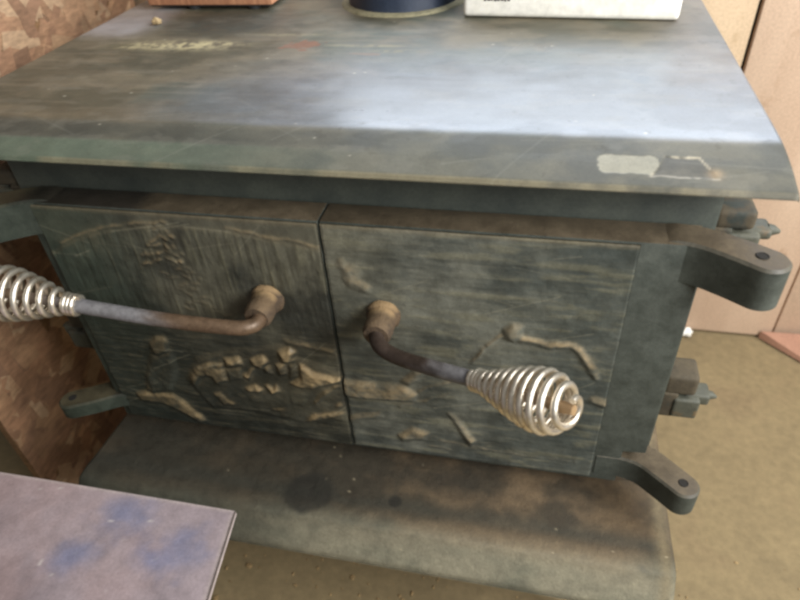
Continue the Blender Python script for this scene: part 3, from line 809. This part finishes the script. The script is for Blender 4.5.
# ---- hinge brackets on the sides of the firebox
def bracket(x, s, y, zt, h):
    bm = bmesh.new()
    def bx(u0, u1, v0, v1, w0, w1, bev):
        a, b = sorted((x + s * u0, x + s * u1)); add_box(bm, (a, y + v0, zt - w1), (b, y + v1, zt - w0), bev, 3)
    bx(-.002, .030, -.015, .017, 0, h * .45, .005)
    bx(-.002, .014, -.0165, .016, h * .40, h, .003)
    o = from_bm('hinge_bracket', bm, dusty, stove)
    bm = bmesh.new()
    bx(.010, .036, -.0185, .014, h * .50, h * .96, .0035)
    bx(.020, .046, -.012, .010, h * .46, h * .70, .004)
    k = from_bm('hinge_knuckle', bm, arm_m, o)
    bm = bmesh.new()
    add_tube(bm, [(x + s * .044, y - .002, zt - h * .58), (x + s * .049, y - .002, zt - h * .58), (x + s * .054, y - .003, zt - h * .60)], [.0055, .0045, .0015], 10)
    from_bm('bolt', bm, arm_m, o)
for s, x in ((1, .3325), (-1, -.3375)):
    bracket(x, s, .055, .010, .040)
    bracket(x, s, .055, -.183, .058)

# ---- door handles: rusty hub, bent rod, coil-spring grip
def handle(hub, rod, grip_len, turns, label, bare, rust_c, axis=None, end_r=.0085, rmax=.0265):
    bm = bmesh.new()
    pts = spline(rod, 10)
    add_tube(bm, pts, [.0072 if i > 6 else .0078 for i in range(len(pts))], 16)
    # the rod runs on through the spring
    end = pts[-1]; ax = Vector(axis).normalized() if axis else (pts[-1] - pts[-5]).normalized()
    add_tube(bm, [end - ax * .002, end + ax * (grip_len - .012), end + ax * (grip_len - .004)], [.0050, .0048, .0040], 14)
    h = from_bm('door_handle', bm, rod_m, stove)
    me = h.data
    co_ = np.zeros(len(me.vertices) * 3, dtype=np.float32); me.vertices.foreach_get('co', co_); co_ = co_.reshape(-1, 3)
    dist = np.hypot(co_[:, 0] - hub[0], co_[:, 1] + .03)
    nz_ = fbm(co_[:, 0] * 90, co_[:, 2] * 90 + co_[:, 1] * 70, 91, 4)
    kk = smooth01(bare - .025, bare + .025, dist + .05 * (nz_ - .5))
    cc = np.ones((len(co_), 4), dtype=np.float32)
    cc[:, :3] = lerp(lerp(rust_c, rust_c * 1.7, nz_), lerp(srgb(100, 100, 106), srgb(138, 137, 138), nz_), kk)
    ins = smooth01(.002, .012, (co_ - np.array(end)) @ np.array(ax))
    cc[:, :3] = lerp(cc[:, :3], srgb(150, 124, 92), ins)
    me.color_attributes.new('Col', 'FLOAT_COLOR', 'POINT').data.foreach_set('color', cc.ravel())
    h['label'] = label
    # hub: flange, neck and boss turned about the y axis
    bm = bmesh.new()
    prof = [(.0, .0168), (-.004, .0172), (-.0065, .0165), (-.008, .0146), (-.018, .0136), (-.022, .0142), (-.030, .0138), (-.0335, .0118), (-.0345, .001)]
    seg = 22; rings = []
    for yy, r in prof:
        rings.append([bm.verts.new((hub[0] + r * math.cos(2 * PI * k / seg) * (1 + .02 * math.sin(3 * k + yy * 300)), yy + .001, hub[1] + r * math.sin(2 * PI * k / seg) * (1 + .02 * math.cos(2 * k + yy * 500)))) for k in range(seg)])
    for a, b in zip(rings, rings[1:]):
        for k in range(seg):
            f = bm.faces.new((a[k], a[(k + 1) % seg], b[(k + 1) % seg], b[k])); f.smooth = True
    bm.faces.new(rings[0]); bm.faces.new(rings[-1][::-1])
    from_bm('hub', bm, rust_hub, h)
    # spring
    u = Vector((0, 0, 1)); u = (u - ax * u.dot(ax)).normalized(); v = ax.cross(u)
    N = turns * 28; cp = []
    for i in range(N + 1):
        f = i / N
        # three tight turns at the collar, then an even pitch
        s = np.interp(f, [0, 3 / turns, 1], [0, .0115, grip_len])
        q = s / grip_len
        r = np.interp(q, [0, .11, .25, .45, .62, .74, .84, .93, 1.0], [.0082, .0084, .0130, .0198, .0240, .0250, .0225, .0165, end_r])
        r *= rmax / .0265
        a = 2 * PI * turns * f
        cp.append(end + ax * (s - .004) + (u * math.cos(a) + v * math.sin(a)) * r)
    bm = bmesh.new(); add_tube(bm, cp, .0029, 10)
    from_bm('spring_grip', bm, chrome, h)
    return h
def hub_material():
    t = NT('rusty_hub')
    n = t.noise(70, 6, .65); n2 = t.noise(240, 4, .7)
    c = t.ramp(n, [(.32, srgb(56, 46, 37)), (.68, srgb(98, 80, 60))])
    g = t.n('ShaderNodeNewGeometry'); sx = t.n('ShaderNodeSeparateXYZ'); t.l(g.outputs['Normal'], sx.inputs[0])
    p = t.n('ShaderNodeSeparateXYZ'); t.l(t.tc.outputs['Object'], p.inputs[0])
    mr = t.n('ShaderNodeMapRange', interpolation_type='SMOOTHSTEP'); t.l(t.add(p.outputs[1], t.mul(n2, .006)), mr.inputs[0])
    mr.inputs[1].default_value = -.014; mr.inputs[2].default_value = -.006
    up = t.ramp(t.add(sx.outputs[2], t.mul(n, .3)), [(.45, 0.0), (.85, 1.0)])
    c = t.mix(t.mul(up, t.add(t.mul(mr.outputs[0], .75), .2)), c, srgb(146, 122, 88))
    t.bump(t.add(n2, t.mul(n, .9)), .9, .0018)
    return t.set(Base_Color=c, Roughness=.8)
rust_hub = hub_material()
handle((.0525, -.1000), [(.0530, -.024, -.1005), (.0545, -.0370, -.1005), (.0620, -.0460, -.1015), (.0780, -.0530, -.1035), (.110, -.0650, -.0995), (.1520, -.0800, -.0930)], .094, 13, 'door handle of the right door, its coil grip fully in view pointing right', .075, srgb(50, 41, 35), axis=(.0725, -.0430, .0260), rmax=.0250)
handle((-.0645, -.0930), [(-.0640, -.024, -.0930), (-.0610, -.0365, -.0925), (-.0650, -.0460, -.0910), (-.082, -.0515, -.0895), (-.150, -.0560, -.0840), (-.2340, -.0605, -.0725)], .104, 12, 'door handle of the left door, its coil grip cut by the left edge', .095, srgb(84, 68, 53))

# ------------------------------------------------------------------ things on the stove
# short flue collar, part of the stove, with a ring of pale residue round its foot
PZ = .0678
seg = 56; cx, cy, r0 = -.013, .455, .074
def turned(name, prof, m, parent, wob=0):
    bm = bmesh.new()
    rings = [[bm.verts.new((cx + (r + wob * math.sin(5 * k + r * 900)) * math.cos(2 * PI * k / seg), cy + (r + wob * math.sin(7 * k)) * math.sin(2 * PI * k / seg), z)) for k in range(seg)] for r, z in prof]
    for a, b in zip(rings, rings[1:]):
        for k in range(seg):
            f = bm.faces.new((a[k], a[(k + 1) % seg], b[(k + 1) % seg], b[k])); f.smooth = True
    bm.faces.new(rings[-1])
    return from_bm(name, bm, m, parent)
collar = turned('flue_collar', [(r0 + .0005, PZ), (r0, PZ + .004), (r0, PZ + .052), (r0 - .002, PZ + .054), (r0 - .007, PZ + .054), (r0 - .009, PZ + .052), (r0 - .009, PZ + .004)], pipe_m, stove)
turned('residue_ring', [(r0 + .011, PZ - .0005), (r0 + .009, PZ + .0018), (r0 + .002, PZ + .0030), (r0 + .0002, PZ + .0030)], dust_m, collar, .0012)

# white foam block
bm = bmesh.new()
add_box(bm, (-.124, -.055, 0), (.124, .055, .075), .006, 3)
for q in bm.verts:
    q.co.z += .0010 * math.sin(q.co.x * 60) * (q.co.z > .01)
M = Matrix.Translation((.2060, .4180, .0684)) @ Matrix.Rotation(math.radians(-4.2), 4, 'Z')
bmesh.ops.transform(bm, matrix=M, verts=bm.verts)
wb = tag(from_bm('foam_block', bm, white_m), 'white foam block with grey print on the back right of the stove top', 'foam block')
bm = bmesh.new()
for i in range(8):
    x = -.098 + i * .0040
    vs = add_box(bm, (x, -.0556, .0186 + (i % 3) * .0003), (x + .0026 + (i % 2) * .0006, -.0551, .026))
bmesh.ops.transform(bm, matrix=M, verts=bm.verts)
from_bm('printed_mark', bm, ink_m, wb)

# brown wooden block at the back left, on small feet
bm = bmesh.new(); add_box(bm, (-.3705, .4085, .0738), (-.1850, .50, .150), .003)
bk = tag(from_bm('wooden_block', bm, wood_m), 'reddish brown wooden block on dark feet, at the back left of the stove top', 'wooden block')
bm = bmesh.new(); add_box(bm, (-.368, .4100, .0722), (-.188, .498, .0736), .001)
from_bm('base_strip', bm, dark_m, bk)
for x in (-.305, -.215):
    for y in (.4105, .485):
        bm = bmesh.new(); add_tube(bm, [(x, y + .008, .0682), (x, y + .008, .0724)], [.0085, .0095], 14)
        from_bm('foot', bm, dark_m, bk)

# a crumb
bm = bmesh.new(); bmesh.ops.create_icosphere(bm, subdivisions=3, radius=1)
for q in bm.verts:
    d = q.co.copy(); k = 1 + .22 * math.sin(4 * d.x + 1) * math.cos(5 * d.y + 1) + .12 * math.sin(9 * d.z)
    q.co = Vector((-.322 + d.x * .0060 * k, .341 + d.y * .0050 * k,  .0718 + d.z * .0046 * k))
tag(from_bm('crumb', bm, crumb_m, smooth=True), 'small tan crumb lying on the back left of the stove top', 'crumb')

# ------------------------------------------------------------------ metal bench in the near left corner
bench = empty('metal_bench', (-.3, -.35, FZ), 'low bench with a mauve-grey metal top stained blue, in the near left corner', 'bench')
def bench_top():
    nx, ny = 220, 160
    U, Vv = np.meshgrid(np.linspace(0, 1, nx), np.linspace(0, 1, ny), indexing='ij')
    A, B, Cc, Dd = np.array([-.62, -.500]), np.array([-.0075, -.500]), np.array([-.0515, -.1700]), np.array([-.62, -.1700])
    XY = (1 - U)[..., None] * ((1 - Vv)[..., None] * A + Vv[..., None] * Dd) + U[..., None] * ((1 - Vv)[..., None] * B + Vv[..., None] * Cc)
    X, Y = XY[..., 0], XY[..., 1]
    n1 = fbm(X * 18, Y * 18, 81); n2 = fbm(X * 70, Y * 70, 82); n3 = fbm(X * 9, Y * 9, 83)
    Z = -.2000 + (fbm(X * 9, Y * 9, 84, 2) - .5) * .0016
    C = lerp(srgb(122, 112, 117), srgb(148, 136, 141), smooth01(.35, .65, n1))
    C = lerp(C, srgb(152, 130, 128), smooth01(.42, .66, n3) * .5)
    for (a, b, r) in [(-.150, -.187, .042), (-.085, -.213, .036), (-.108, -.222, .03), (-.175, -.235, .03)]:
        d = np.hypot((X - a) / r, (Y - b) / (r * .7)) + 1.6 * (n1 - .5) + 1.0 * (n2 - .5)
        C = lerp(C, srgb(94, 106, 140), smooth01(1.3, .0, d) * .6)
    C = lerp(C, srgb(196, 190, 186), smooth01(.86, .9, fbm(X * 150, Y * 150, 86, 2)) * .5)
    ed = np.minimum(1 - U, 1 - Vv)
    C = lerp(C, srgb(168, 156, 152), smooth01(.012, .0, ed) * .7)
    return grid_sheet('bench_top', np.stack([X, Y, Z], -1), mat_vcol('stained_sheet_metal', .85, 1.15, 60, (.45, .65), 0, .25, .0008, 350), bench, C,
                      skirt=lambda R: np.stack([R[:, 0], R[:, 1], np.full(len(R), -.2045)], -1))
bench_top()
for x in (-.58, -.36):
    for y in (-.47, -.25):
        bm = bmesh.new(); add_box(bm, (x - .015, y - .015, FZ + .001), (x + .015, y + .015, -.2052), .002)
        from_bm('leg', bm, body_m, bench)
bpy.context.view_layer.update()
